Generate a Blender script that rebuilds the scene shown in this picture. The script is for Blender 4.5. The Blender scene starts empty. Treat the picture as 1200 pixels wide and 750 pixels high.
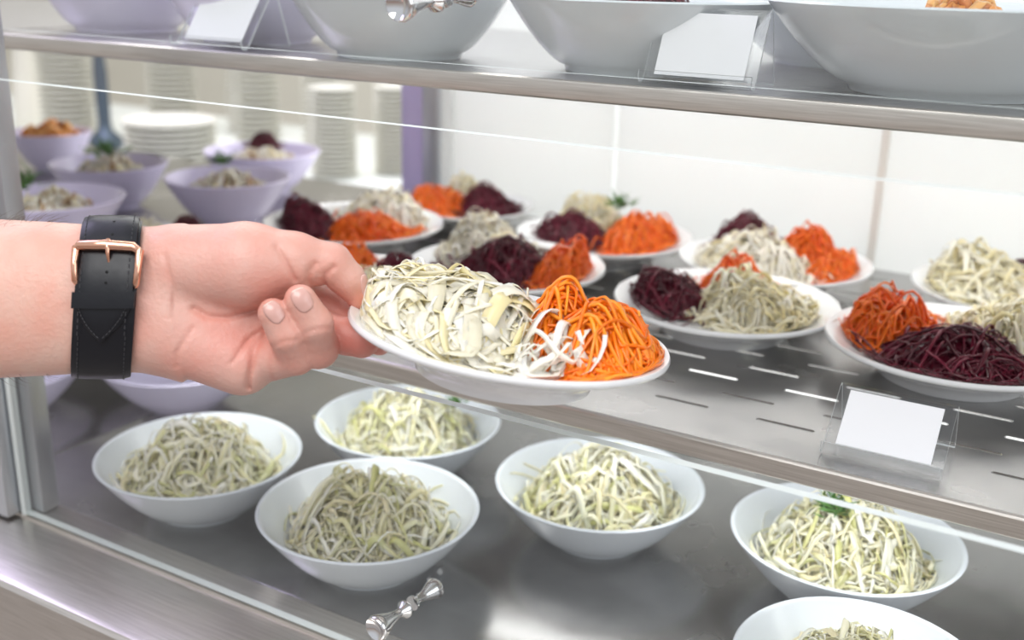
import bpy, bmesh, math, random
import numpy as np
from mathutils import Vector, Matrix

C = bpy.context.scene.collection
CAMZ = 1.35                       # eye height above the floor
# camera basis (columns: right, down, forward) found from the vanishing lines
RC = np.array([[0.862976973374048, 0.17828796817622397, -0.47274109598146974],
               [0.5046330677719515, -0.258184360255417, 0.8238241942493374],
               [0.02482358429470878, -0.9495021, -0.3127771621133307]])
# ---------------------------------------------------------------- camera
cd = bpy.data.cameras.new('camera'); cam = bpy.data.objects.new('camera', cd); C.objects.link(cam)
M4 = Matrix.Identity(4)
for i in range(3):
    M4[i][0] = RC[i][0]; M4[i][1] = -RC[i][1]; M4[i][2] = -RC[i][2]
M4[2][3] = CAMZ
cam.matrix_world = M4
cd.sensor_width = 36; cd.lens = 37.8; cd.clip_start = .02
cd.dof.use_dof = True; cd.dof.focus_distance = .56; cd.dof.aperture_fstop = 5.6
bpy.context.scene.camera = cam
# ---------------------------------------------------------------- world and lights
vs = bpy.context.scene.view_settings
bpy.context.scene.display_settings.display_device = 'sRGB'
vs.view_transform = 'Standard'; vs.look = 'None'; vs.gamma = 1; vs.exposure = 0.0
try: bpy.context.scene.cycles.transparent_max_bounces = 32
except Exception: pass
try: vs.use_curve_mapping = False
except Exception: pass
W = bpy.data.worlds.new('room_light'); bpy.context.scene.world = W; W.use_nodes = True
nt = W.node_tree; nt.nodes.clear()
tc = nt.nodes.new('ShaderNodeTexCoord'); sp = nt.nodes.new('ShaderNodeSeparateXYZ')
rp = nt.nodes.new('ShaderNodeValToRGB'); bg = nt.nodes.new('ShaderNodeBackground'); ow = nt.nodes.new('ShaderNodeOutputWorld')
mp = nt.nodes.new('ShaderNodeMapRange'); mp.inputs[1].default_value = -1; mp.inputs[2].default_value = 1
nt.links.new(tc.outputs['Generated'], sp.inputs[0]); nt.links.new(sp.outputs['Z'], mp.inputs[0])
nt.links.new(mp.outputs[0], rp.inputs[0]); nt.links.new(rp.outputs[0], bg.inputs[0]); nt.links.new(bg.outputs[0], ow.inputs[0])
e = rp.color_ramp.elements
e[0].position = 0.30; e[0].color = (.40, .23, .18, 1)
e[1].position = 0.62; e[1].color = (.92, .95, 1.0, 1)
x = e.new(.46); x.color = (.62, .56, .52, 1)
bg.inputs[1].default_value = .74

def area(name, loc, target, sx, sy, power, col=(1, 1, 1)):
    l = bpy.data.lights.new(name, 'AREA'); l.shape = 'RECTANGLE'; l.size = sx; l.size_y = sy; l.energy = power; l.color = col
    o = bpy.data.objects.new(name, l); C.objects.link(o); o.location = loc
    d = Vector(target) - Vector(loc); o.rotation_euler = d.to_track_quat('-Z', 'Y').to_euler(); return o
area('overhead_key_light', (-.1, -.75, 2.75), (-.2, .5, 1.1), 1.6, 1.0, 30, (1, .985, .97))  # unseen key light, added to brighten the scene from above
area('window_daylight', (1.9, .2, 2.0), (-.2, .6, 1.1), 1.4, 1.4, 13, (.93, .97, 1))
area('case_strip_light', (-.15, .80, CAMZ-.085), (-.15, .88, CAMZ-.4), 1.0, .05, 1.0, (1, 1, .98))
area('deck_fill_light', (-.15, .60, CAMZ-.268), (-.15, .68, CAMZ-.4), 1.1, .05, 1.0, (.98, .99, 1))  # unseen lamp added under the middle shelf to brighten the deck
area('panel_backlight', (-.1, 1.55, CAMZ-.05), (-.1, 1.0, CAMZ-.12), 1.5, .9, 13.5, (.95, .99, 1))  # added lamp that makes the translucent back panels glow
area('rear_ceiling_light', (-1.5, 1.6, 2.4), (-1.5, 1.4, 1), 1.6, .8, 22, (1, .98, .94))
area('violet_side_light', (-1.5, .60, CAMZ+.75), (-.9, .75, CAMZ-.2), .7, .6, 7, (.72, .64, 1))

# ---------------------------------------------------------------- materials
def mat(name, col, rough=.5, metal=0, **k):
    m = bpy.data.materials.new(name); m.use_nodes = True
    b = m.node_tree.nodes['Principled BSDF']
    b.inputs['Base Color'].default_value = (*col, 1); b.inputs['Roughness'].default_value = rough
    b.inputs['Metallic'].default_value = metal
    for kk, v in k.items(): b.inputs[kk.replace('_', ' ')].default_value = v
    return m
def noise_to(m, scale=(1, 1, 1), s=20, cols=None, bump=0, detail=4, rough=None, dist=.001):
    nt = m.node_tree; b = nt.nodes['Principled BSDF']
    tc = nt.nodes.new('ShaderNodeTexCoord'); mp = nt.nodes.new('ShaderNodeMapping'); mp.inputs['Scale'].default_value = scale
    n = nt.nodes.new('ShaderNodeTexNoise'); n.inputs['Scale'].default_value = s; n.inputs['Detail'].default_value = detail
    nt.links.new(tc.outputs['Object'], mp.inputs[0]); nt.links.new(mp.outputs[0], n.inputs['Vector'])
    if cols:
        r = nt.nodes.new('ShaderNodeValToRGB'); nt.links.new(n.outputs[0], r.inputs[0])
        r.color_ramp.elements[0].position = .3; r.color_ramp.elements[1].position = .7
        r.color_ramp.elements[0].color = (*cols[0], 1); r.color_ramp.elements[1].color = (*cols[1], 1)
        nt.links.new(r.outputs[0], b.inputs['Base Color'])
    if rough:
        q = nt.nodes.new('ShaderNodeMapRange'); q.inputs[3].default_value = rough[0]; q.inputs[4].default_value = rough[1]
        nt.links.new(n.outputs[0], q.inputs[0]); nt.links.new(q.outputs[0], b.inputs['Roughness'])
    if bump:
        bu = nt.nodes.new('ShaderNodeBump'); bu.inputs['Strength'].default_value = bump; bu.inputs['Distance'].default_value = dist
        nt.links.new(n.outputs[0], bu.inputs['Height']); nt.links.new(bu.outputs[0], b.inputs['Normal'])
    return m
def attr_mat(name, rough, **k):
    m = mat(name, (1, 1, 1), rough, **k); nt = m.node_tree
    a = nt.nodes.new('ShaderNodeAttribute'); a.attribute_name = 'tint'
    nt.links.new(a.outputs['Color'], nt.nodes['Principled BSDF'].inputs['Base Color']); return m
steel = noise_to(mat('brushed_steel', (.62, .61, .60), .3, 1), (2, 60, 60), 12, ((.50, .49, .49), (.66, .65, .64)), .05, rough=(.22, .36))
deck_steel = noise_to(mat('worn_steel', (.5, .5, .5), .25, 1), (1, 1, 1), 13, ((.33, .325, .32), (.54, .53, .52)), .05, detail=6, rough=(.14, .36))
edge_steel = noise_to(mat('edge_steel', (.7, .66, .62), .3, 1), (2, 80, 80), 14, ((.60, .56, .51), (.78, .735, .69)), .05, rough=(.25, .38))
alu = noise_to(mat('anodised_aluminium', (.6, .62, .66), .35, .9), (80, 80, 2), 10, ((.56, .58, .62), (.70, .72, .76)), .02)
chrome = mat('chrome', (.75, .75, .76), .08, 1)
ceramic = mat('white_ceramic', (.86, .87, .88), .16, Coat_Weight=.3)
bowlm = mat('white_melamine', (.74, .79, .84), .22)
bigbowl = mat('pale_blue_grey_ceramic', (.74, .79, .82), .14)
panel = mat('white_panel', (.90, .915, .915), .45)
_t = panel.node_tree; _tr = _t.nodes.new('ShaderNodeBsdfTranslucent'); _tr.inputs[0].default_value = (.93, .93, .92, 1)
_mx = _t.nodes.new('ShaderNodeMixShader'); _mx.inputs[0].default_value = .45; _o = [n for n in _t.nodes if n.type == 'OUTPUT_MATERIAL'][0]
_t.links.new(_t.nodes['Principled BSDF'].outputs[0], _mx.inputs[1]); _t.links.new(_tr.outputs[0], _mx.inputs[2]); _t.links.new(_mx.outputs[0], _o.inputs[0])
seamm = mat('seam_grey', (.86, .83, .78), .6)
paper = mat('white_card', (.84, .85, .88), .7)
cream = mat('cream_wall', (.80, .77, .68), .7)
whitepl = mat('stack_china', (.88, .87, .80), .25)
counterm = mat('white_counter', (.80, .83, .80), .4)
floorm = noise_to(mat('floor_tile', (.4, .36, .33), .5), (1, 1, 1), 3, ((.36, .32, .30), (.46, .42, .39)))
dark = mat('dark_plastic', (.05, .05, .06), .4)
def clear(name, tint, edge=None):
    m = bpy.data.materials.new(name); m.use_nodes = True; nt = m.node_tree; nt.nodes.clear()
    t = nt.nodes.new('ShaderNodeBsdfTransparent'); g = nt.nodes.new('ShaderNodeBsdfGlossy'); f = nt.nodes.new('ShaderNodeLayerWeight')
    pw = nt.nodes.new('ShaderNodeMath'); pw.operation = 'POWER'; pw.inputs[1].default_value = 4
    ml = nt.nodes.new('ShaderNodeMath'); ml.operation = 'MULTIPLY_ADD'; ml.inputs[1].default_value = .8; ml.inputs[2].default_value = .035
    mx = nt.nodes.new('ShaderNodeMixShader'); o = nt.nodes.new('ShaderNodeOutputMaterial')
    t.inputs[0].default_value = (*tint, 1); g.inputs['Roughness'].default_value = .01; f.inputs[0].default_value = .5
    nt.links.new(f.outputs['Facing'], pw.inputs[0]); nt.links.new(pw.outputs[0], ml.inputs[0]); nt.links.new(ml.outputs[0], mx.inputs[0]); nt.links.new(t.outputs[0], mx.inputs[1]); nt.links.new(g.outputs[0], mx.inputs[2]); nt.links.new(mx.outputs[0], o.inputs[0])
    return m
glass = clear('clear_glass', (.985, .99, .988))
acryl = clear('clear_acrylic', (.97, .975, .98))
glass_edge = mat('ground_glass_edge', (.80, .86, .85), .4, Transmission_Weight=.15)
acryl_edge = mat('acrylic_edge', (.80, .84, .86), .3)

# ---------------------------------------------------------------- helpers
def finish(me, smooth, angle=None):
    if smooth:
        for p in me.polygons: p.use_smooth = True
        if angle:
            try: me.set_sharp_from_angle(angle=math.radians(angle))
            except Exception: pass
def obj(name, bm, m, parent=None, smooth=False, angle=35):
    me = bpy.data.meshes.new(name); bmesh.ops.recalc_face_normals(bm, faces=bm.faces[:]) if not getattr(bm, 'tag_keep', False) else None
    bm.to_mesh(me); bm.free()
    for mm in (m if isinstance(m, (list, tuple)) else [m]): me.materials.append(mm)
    finish(me, smooth, angle)
    o = bpy.data.objects.new(name, me); C.objects.link(o)
    if parent: o.parent = parent
    return o
def raw(name, V, F, m, parent=None, smooth=True, angle=None, tint=None):
    me = bpy.data.meshes.new(name); V = np.asarray(V, np.float32); F = np.asarray(F, np.int32)
    me.vertices.add(len(V)); me.vertices.foreach_set('co', V.ravel())
    n = F.shape[1]; me.loops.add(F.size); me.loops.foreach_set('vertex_index', F.ravel())
    me.polygons.add(len(F)); me.polygons.foreach_set('loop_start', np.arange(0, F.size, n, dtype=np.int32))
    try: me.polygons.foreach_set('loop_total', np.full(len(F), n, np.int32))
    except Exception: pass
    me.update(calc_edges=True); me.validate()
    if tint is not None:
        a = me.color_attributes.new('tint', 'FLOAT_COLOR', 'POINT')
        col = np.ones((len(V), 4), np.float32); col[:, :3] = tint; a.data.foreach_set('color', col.ravel())
    me.materials.append(m); finish(me, smooth, angle)
    o = bpy.data.objects.new(name, me); C.objects.link(o)
    if parent: o.parent = parent
    return o
def tag(o, label=None, cat=None, group=None, kind=None):
    if label: o['label'] = label
    if cat: o['category'] = cat
    if group: o['group'] = group
    if kind: o['kind'] = kind
    return o
def empty(name, loc, rz=0):
    o = bpy.data.objects.new(name, None); C.objects.link(o); o.location = loc; o.rotation_euler = (0, 0, rz); o.empty_display_size = .02
    return o
def box(bm, a, b, mi=0):
    vs_ = [bm.verts.new((x, y, z)) for x in (a[0], b[0]) for y in (a[1], b[1]) for z in (a[2], b[2])]
    fs = [(0, 1, 3, 2), (4, 6, 7, 5), (0, 4, 5, 1), (2, 3, 7, 6), (0, 2, 6, 4), (1, 5, 7, 3)]
    out = []
    for f in fs:
        q = bm.faces.new([vs_[i] for i in f]); q.material_index = mi; out.append(q)
    return out
def boxobj(name, a, b, m, parent=None, bev=0, seg=2):
    bm = bmesh.new(); box(bm, a, b)
    if bev: bmesh.ops.bevel(bm, geom=bm.edges[:], offset=bev, segments=seg, affect='EDGES', profile=.5)
    return obj(name, bm, m, parent, smooth=bool(bev))
def lathe_bm(prof, n=64):
    bm = bmesh.new(); rings = []
    for r, z in prof:
        if r < 1e-6: rings.append([bm.verts.new((0, 0, z))])
        else: rings.append([bm.verts.new((r*math.cos(2*math.pi*i/n), r*math.sin(2*math.pi*i/n), z)) for i in range(n)])
    for a, b in zip(rings, rings[1:]):
        for i in range(n):
            j = (i+1) % n
            if len(a) == 1 and len(b) == 1: continue
            if len(a) == 1: bm.faces.new((a[0], b[j], b[i]))
            elif len(b) == 1: bm.faces.new((a[i], a[j], b[0]))
            else: bm.faces.new((a[i], a[j], b[j], b[i]))
    return bm
def tube(bm, pts, r, n=8, cap=True):
    pts = [Vector(p) for p in pts]; rings = []; up = None
    for i, p in enumerate(pts):
        t = (pts[min(i+1, len(pts)-1)] - pts[max(i-1, 0)]).normalized()
        if up is None:
            up = t.orthogonal().normalized()
        up = (up - t*up.dot(t)).normalized(); s = t.cross(up)
        rr = r[i] if isinstance(r, (list, tuple)) else r
        rings.append([bm.verts.new(p + (up*math.cos(2*math.pi*k/n) + s*math.sin(2*math.pi*k/n))*rr) for k in range(n)])
    for a, b in zip(rings, rings[1:]):
        for k in range(n): bm.faces.new((a[k], a[(k+1) % n], b[(k+1) % n], b[k]))
    if cap:
        bm.faces.new(rings[0][::-1]); bm.faces.new(rings[-1])
def copy_tree(o, parent=None):
    c = o.copy(); C.objects.link(c)
    if parent: c.parent = parent
    for ch in list(o.children): copy_tree(ch, c)
    return c
def P(x, y, H): return (x, y, CAMZ - H)     # H: depth below the eye

HD, HM, HU = .395, .252, .0593              # deck, middle shelf, upper shelf tops
XL, XR = -.70, .62                          # ends of this case
YG, YS, YB = .440, .54, .985                # glass, shelf front, back panel

# ---------------------------------------------------------------- setting
bm = bmesh.new(); box(bm, (-4.2, -3, -.05), (3, 3.4, 0)); tag(obj('floor', bm, floorm), kind='structure')
bm = bmesh.new(); box(bm, (-4.2, 3.0, 0), (3, 3.1, 2.9)); tag(obj('wall_back', bm, cream), kind='structure')
bm = bmesh.new(); box(bm, (-4.2, -1, 0), (-4.1, 3.0, 2.9)); tag(obj('wall_left', bm, cream), kind='structure')

# ---------------------------------------------------------------- display case
case = empty('display_case', (0, 0, 0))
tag(case, 'stainless steel and glass salad display counter reaching across the whole picture', 'display case')
# front worktop ledge with folded nose
prof = [(YG+.02, -HD+.0), (YG-.004, -HD), (YG-.0045, -HD-.002), (.379, -HD-.002), (.375, -HD-.003), (.372, -HD-.0055), (.3715, -HD-.010), (.3715, -HD-.045), (.377, -HD-.050), (.377, -.95), (YG+.02, -.95)]
bm = bmesh.new()
L0 = [bm.verts.new((-1.5, y, CAMZ+z)) for y, z in prof]; L1 = [bm.verts.new((XR+.4, y, CAMZ+z)) for y, z in prof]
for i in range(len(prof)):
    j = (i+1) % len(prof); bm.faces.new((L0[i], L0[j], L1[j], L1[i]))
bm.faces.new(L0[::-1]); bm.faces.new(L1)
obj('front_ledge', bm, edge_steel, case, smooth=True, angle=25)
boxobj('deck', (-1.5, YG+.0205, CAMZ-HD-.03), (-.731, YB+.1, CAMZ-HD), deck_steel, case, .0015)
boxobj('deck', (-.729, YG+.0205, CAMZ-HD-.03), (XR+.4, YB-.006, CAMZ-HD), deck_steel, case, .0015)
boxobj('cabinet_base', (-1.5, .50, 0), (XR+.4, YB, CAMZ-HD-.031), steel, case)
# back panels with vertical joints
def back_panel(x0, x1): return boxobj('back_panel', (x0, YB, CAMZ-HD-.02), (x1, YB+.012, CAMZ+.42), panel, case, .001)
back_panel(XL+.055, -.4540); back_panel(-.4490, -.1925); back_panel(-.1895, .3); back_panel(.303, XR)
boxobj('joint_strip', (-.1945, YB-.0025, CAMZ-HD), (-.1875, YB-.0005, CAMZ+.42), seamm, case)
boxobj('rear_post', (XL-.012, YB-.004, CAMZ-HD), (XL+.018, YB+.026, CAMZ+.42), mat('lilac_lit_metal', (.62, .54, .86), .35, 0), case, .0015)  # metal post with the violet light put into its base colour
boxobj('rear_post', (XL+.019, YB-.008, CAMZ-HD), (XL+.040, YB+.02, CAMZ+.42), alu, case, .0015)
boxobj('rear_trim', (XL+.041, YB-.004, CAMZ-HD), (XL+.054, YB+.012, CAMZ+.42), panel, case, .001)
# front posts at the left end
boxobj('front_post', (-.705, YG-.014, CAMZ-HD+.0005), (-.667, YG+.004, CAMZ+.3), alu, case, .0012)
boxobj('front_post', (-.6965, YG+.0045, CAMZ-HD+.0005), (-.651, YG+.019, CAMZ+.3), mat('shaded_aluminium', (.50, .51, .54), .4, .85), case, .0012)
bm = bmesh.new(); tube(bm, [(-.6635, YG-.002, CAMZ-HD), (-.6635, YG-.002, CAMZ+.3)], .0022, 8); obj('glass_seal', bm, glass_edge, case, True)

def pane(name, x0, x1, y, z0, z1, t, parent, edge_m=glass_edge, body=glass):
    bm = bmesh.new()
    for f in box(bm, (x0, y-t/2, z0), (x1, y+t/2, z1)):
        f.normal_update(); f.material_index = 0 if abs(f.normal.y) > .5 else 1
    return obj(name, bm, [body, edge_m], parent)
pane('lower_front_glass', -.6625, XR, YG, CAMZ-HD+.001, CAMZ-.2200, .0055, case)
pane('upper_front_glass', -.6625, XR, YG, CAMZ-.0768, CAMZ+.30, .0050, case)
def knob(loc, d, s):
    d = Vector(d).normalized(); bm = bmesh.new()
    prof = [(0, 0), (.0048, 0), (.0048, .002), (.0026, .004), (.0024, .007), (.0038, .013), (.0060, .019), (.0070, .0225), (.0066, .0242), (.0060, .0246), (.0052, .0240), (.003, .0225), (0, .022)]
    bm = lathe_bm([(r*s, z*s) for r, z in prof], 28)
    o = obj('glass_knob', bm, chrome, case, True, 50)
    o.location = loc; o.rotation_euler = d.to_track_quat('Z', 'Y').to_euler(); return o
knob((-0.2956, YG-.0030, CAMZ-0.0161), (-.1, -1, -.06), 1.15); knob((-0.2956, YG+.0030, CAMZ-0.0161), (.1, 1, .1), .8)
knob((-0.3162, YG-.0030, CAMZ-0.3534), (-.1, -1, 0), 1.08); knob((-0.3162, YG+.0030, CAMZ-0.3534), (.1, 1, 0), .9)  # inner knob added in place of the outer one's reflection

# ---------------------------------------------------------------- shelves
def perforated_shelf():
    root = empty('perforated_shelf', P(0, 0, HM))
    tag(root, 'brushed steel middle shelf with rows of short slots, under the salad plates', 'shelf')
    bm = bmesh.new(); x0, x1 = XL+.01, XR; t = .0012
    rows = []; y = .585; k = 0
    while y < YB-.04: rows.append((y, k)); y += .0275; k += 1
    ys = [YS+.0008] + [(rows[i][0]+rows[i+1][0])/2 for i in range(len(rows)-1)] + [YB-.008]
    hw, hr, pitch = .0175, .0019, .065
    base = -.149
    def V(x, y): return bm.verts.new((x, y, 0))
    first = ys[0]
    # front plain strip
    yb0 = rows[0][0]-.01375
    f = [V(x0, first), V(x1, first), V(x1, yb0), V(x0, yb0)]; bm.faces.new(f)
    lo = yb0
    for (y, k) in rows:
        hi = y+.01375 if k < len(rows)-1 else YB-.008
        off = base + (pitch/2 if k % 2 else 0)
        n0 = math.ceil((x0 + pitch/2 - off)/pitch); n1 = math.floor((x1 - pitch/2 - off)/pitch)
        a = off + n0*pitch - pitch/2; bq = off + n1*pitch + pitch/2
        if a > x0+1e-4: bm.faces.new([V(x0, lo), V(a, lo), V(a, hi), V(x0, hi)])
        if bq < x1-1e-4: bm.faces.new([V(bq, lo), V(x1, lo), V(x1, hi), V(bq, hi)])
        for n in range(n0, n1+1):
            c = off + n*pitch; l, r = c-pitch/2, c+pitch/2
            top = [(c-hw, y)] + [(c-hw+hr-hr*math.cos(q), y+hr*math.sin(q)) for q in (.5, 1.05, 1.57)] + [(c+hw-hr+hr*math.sin(q), y+hr*math.cos(q)) for q in (0, .52, 1.07)] + [(c+hw, y)]
            bot = [(px, 2*y-py) for px, py in top]
            bm.faces.new([V(*p) for p in [(l, y)] + top + [(r, y), (r, hi), (l, hi)]])
            bm.faces.new([V(*p) for p in [(l, y)] + bot + [(r, y), (r, lo), (l, lo)]][::-1])
        lo = hi
    bmesh.ops.remove_doubles(bm, verts=bm.verts[:], dist=1e-5)
    g = bmesh.ops.extrude_face_region(bm, geom=bm.faces[:])
    bmesh.ops.translate(bm, verts=[v for v in g['geom'] if isinstance(v, bmesh.types.BMVert)], vec=(0, 0, -t))
    obj('shelf_plate', bm, deck_steel, root)
    bm = bmesh.new(); pr = [(YS+.0006, .0), (YS-.0006, -.0008), (YS-.0012, -.002), (YS-.0012, -.0118), (YS, -.013), (YS+.012, -.013), (YS+.012, -.0122), (YS+.0006, -.011), (YS+.0006, -.0015)]
    A = [bm.verts.new((x0, a, b)) for a, b in pr]; B = [bm.verts.new((x1, a, b)) for a, b in pr]
    for i in range(len(pr)): j = (i+1) % len(pr); bm.faces.new((A[i], A[j], B[j], B[i]))
    bm.faces.new(A[::-1]); bm.faces.new(B)
    obj('front_lip', bm, edge_steel, root, True, 25)
    return root
perforated_shelf()
def plain_shelf(name, x0, x1, y0, y1, H, t, label, m=steel):
    root = empty(name, P(0, 0, H)); tag(root, label, 'shelf')
    boxobj('shelf_plate', (x0, y0+.002, -.0015), (x1, y1, 0), m, root)
    bm = bmesh.new(); pr = [(y0+.002, 0), (y0+.0004, -.0006), (y0, -.0018), (y0, -t+.001), (y0+.001, -t), (y0+.014, -t), (y0+.014, -t+.001), (y0+.002, -t+.0012), (y0+.002, -.0015)]
    A = [bm.verts.new((x0, a, b)) for a, b in pr]; B = [bm.verts.new((x1, a, b)) for a, b in pr]
    for i in range(len(pr)): j = (i+1) % len(pr); bm.faces.new((A[i], A[j], B[j], B[i]))
    bm.faces.new(A[::-1]); bm.faces.new(B)
    obj('front_lip', bm, edge_steel, root, True, 25)
    return root
plain_shelf('steel_shelf', -.80, XR, YS, YB-.05, HU, .0112, 'brushed steel top shelf carrying the large pale bowls')
plain_shelf('steel_shelf', -1.5, XL-.006, YS, 1.08, .272, .012, 'steel shelf of the next counter at the left, carrying small lilac-lit bowls', deck_steel)
plain_shelf('steel_shelf', -1.5, -.812, YS, 1.0, HU, .0112, 'far left end piece of the top shelf beyond the upright post')
gr = pane('glass_guard_strip', -.74, XR, .512, CAMZ-.0525, CAMZ+.10, .003, None)
tag(gr, 'clear glass guard standing along the front of the top shelf', 'glass guard')

# ---------------------------------------------------------------- crockery
def bowl_mesh(name, R, h, rb, m, t=.003):
    o_ = [(0, .0025), (rb*.86, .0025), (rb*.9, 0), (rb, 0), (rb*1.02, .003)]
    for k in range(1, 13):
        s = k/12; o_.append((rb*1.02 + (R-rb*1.02)*(s**.86)*1.0, .003 + (h-.003)*(s**1.25)))
    o_ += [(R+.0006, h+.0010), (R-.0006, h+.0020), (R-.0022, h+.0014)]
    for k in range(12, 0, -1):
        s = k/12; o_.append((rb*.95 + (R-t-rb*.95)*(s**.86), .006 + (h-.006)*(s**1.25)))
    o_.append((rb*.6, .0052)); o_.append((0, .005))
    return lathe_bm(o_, 72)
def plate_mesh(R):
    k = R/.08
    pr = [(0, .0018), (.040, .0018), (.0425, 0), (.0445, .0), (.0455, .0025), (.050, .0052), (.060, .0085), (.070, .0112), (.078, .0132), (.0797, .0140), (.080, .0150), (.0792, .0160), (.0775, .0158), (.068, .0128), (.056, .0090), (.050, .0065), (.044, .0052), (0, .0048)]
    return lathe_bm([(r*k, z*k*1.5) for r, z in pr], 96)
def bowl(kind, name, loc, R, h, rb, m, label, cat='bowl', group=None, rz=0):
    o = obj(name, bowl_mesh(name, R, h, rb, m), m, None, True, 60); o.location = loc; o.rotation_euler = (0, 0, rz)
    return tag(o, label, cat, group)

# ---------------------------------------------------------------- shredded food
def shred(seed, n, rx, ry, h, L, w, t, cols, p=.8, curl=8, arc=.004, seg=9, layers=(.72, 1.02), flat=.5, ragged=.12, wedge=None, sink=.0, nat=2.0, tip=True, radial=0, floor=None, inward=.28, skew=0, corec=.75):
    """strands lying over a dome; returns V,F,tint"""
    rg = np.random.default_rng(seed); Vs, Fs, Ts = [], [], []; off = 0
    cols = np.array(cols, float)
    def H(x, y):
        r2 = np.clip((x/rx)**2 + (y/ry)**2, 0, 1.5)
        return h*np.clip(1-r2**(nat/2), 0, 1)**p*(1-skew*x/rx)*(1+.16*np.sin(x/rx*4.1+seed)*np.cos(y/ry*3.7+seed*1.7)+.10*np.sin(x/rx*7.3-y/ry*6.1+seed))
    # solid core
    nr, na = 8, 28; core = [(0, 0, h*.80)]; cf = []
    for i in range(1, nr+1):
        for j in range(na):
            q = 2*math.pi*j/na; rr = i/nr*.93; x_, y_ = rr*rx*math.cos(q), rr*ry*math.sin(q)
            core.append((x_, y_, max(H(x_, y_)*.80 + rg.normal()*h*.02, -.001) if i < nr else -.002))
    for j in range(na):
        cf.append((0, 1+j, 1+(j+1) % na, 1+(j+1) % na))
        for i in range(1, nr):
            a = 1+(i-1)*na; b = 1+i*na; cf.append((a+j, b+j, b+(j+1) % na, a+(j+1) % na))
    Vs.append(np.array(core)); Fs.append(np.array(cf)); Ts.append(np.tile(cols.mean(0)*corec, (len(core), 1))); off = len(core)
    for s in range(n):
        rr = math.sqrt(rg.random())*.95; q = rg.random()*2*math.pi
        x_, y_ = rr*rx*math.cos(q), rr*ry*math.sin(q)
        th = rg.random()*2*math.pi
        if rg.random() < radial: th = math.atan2(y_/ry, x_/rx) + rg.normal()*.55
        ln = L*(.5+.8*rg.random()); st = ln/seg
        kap = rg.normal()*curl; dk = rg.normal()*curl*2.5
        lay = layers[0] + (layers[1]-layers[0])*rg.random()
        ww = w[0] + (w[1]-w[0])*rg.random()**1.6; tt = t*(.7+.6*rg.random()); roll = rg.normal()*flat; rolld = rg.normal()*flat*.8
        am = arc*rg.random()*(1.5 if rg.random() < ragged else .5)
        rag = rg.random() < ragged
        pts = []
        px, py = x_, y_
        ph = rg.random()*6.28; wob = arc*.35
        for k in range(seg+1):
            f = k/seg
            z_ = H(px, py)*lay + am*math.sin(math.pi*f) + wob*math.sin(ph+f*7)
            if rag: z_ += arc*1.1*max(0, f-.5)*2*rg.random()
            fl = floor(px, py) if floor else .0006
            pts.append((px, py, max(z_, fl + .0008*rg.random())-sink))
            th += (kap + dk*(f-.5))*st
            r2 = (px/rx)**2 + (py/ry)**2
            if r2 > .8:   # steer back inwards
                inw = math.atan2(-py, -px); d = (inw-th+math.pi) % (2*math.pi)-math.pi; th += d*inward
            px += math.cos(th)*st; py += math.sin(th)*st
        pts = np.array(pts)
        T = np.gradient(pts, axis=0); T /= np.linalg.norm(T, axis=1)[:, None]+1e-9
        N = np.stack([pts[:, 0]/rx**2*h*1.5, pts[:, 1]/ry**2*h*1.5, np.ones(len(pts))], 1)
        N -= T*(N*T).sum(1)[:, None]; N /= np.linalg.norm(N, axis=1)[:, None]+1e-9
        B = np.cross(T, N)
        an = roll + rolld*np.linspace(-1, 1, len(pts))
        B2 = B*np.cos(an)[:, None] + N*np.sin(an)[:, None]; N2 = -B*np.sin(an)[:, None] + N*np.cos(an)[:, None]
        tap = np.sin(np.linspace(.25, math.pi-.25, len(pts)))**.4 if tip else np.ones(len(pts))
        a = B2*(ww/2*tap)[:, None]; b = N2*(tt/2)
        ring = np.stack([pts+a, pts+b, pts-a, pts-b], 1) if ww < 2.2*tt else np.stack([pts+a*1.0+b*.5, pts+a*1.0-b*.5, pts-a*1.0-b*.5, pts-a*1.0+b*.5], 1)
        m_ = len(pts); Vs.append(ring.reshape(-1, 3))
        idx = off + np.arange(m_*4).reshape(m_, 4); f_ = []
        for k in range(4):
            k2 = (k+1) % 4
            f_.append(np.stack([idx[:-1, k], idx[:-1, k2], idx[1:, k2], idx[1:, k]], 1))
        f_.append(np.array([[idx[0, 3], idx[0, 2], idx[0, 1], idx[0, 0]], [idx[-1, 0], idx[-1, 1], idx[-1, 2], idx[-1, 3]]]))
        Fs.append(np.concatenate(f_)); off += m_*4
        c = cols[rg.integers(len(cols))]*(.88+.2*rg.random())
        c2 = cols[rg.integers(len(cols))]; g = np.linspace(0, 1, m_)[:, None]
        cc = c*(1-g*.35) + c2*g*.35
        Ts.append(np.repeat(cc, 4, axis=0))
    V = np.concatenate(Vs); F = np.concatenate(Fs); T = np.clip(np.concatenate(Ts), 0, 1)
    return V, F, T
def rawq(name, V, F, T, m):
    # core fan triangles were written as degenerate quads: from_pydata copes with both
    me = bpy.data.meshes.new(name)
    faces = [tuple(dict.fromkeys(f)) for f in F.tolist()]
    me.from_pydata(V.tolist(), [], faces); me.update()
    a = me.color_attributes.new('tint', 'FLOAT_COLOR', 'POINT')
    col = np.ones((len(V), 4), np.float32); col[:, :3] = T; a.data.foreach_set('color', col.ravel())
    me.materials.append(m)
    for p_ in me.polygons: p_.use_smooth = True
    return me
veg = attr_mat('moist_cabbage', .30, Subsurface_Weight=.30, Subsurface_Scale=.004)
carm = attr_mat('moist_carrot', .28, Subsurface_Weight=.10, Subsurface_Scale=.004)
veg.node_tree.nodes['Principled BSDF'].inputs['Subsurface Radius'].default_value = (1, .85, .55)
beetm = attr_mat('moist_beetroot', .30)
leafm = attr_mat('herb_leaf', .5)
CAB = [(.93, .86, .62), (.95, .91, .76), (.96, .94, .85), (.88, .76, .38), (.93, .86, .62)]
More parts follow.
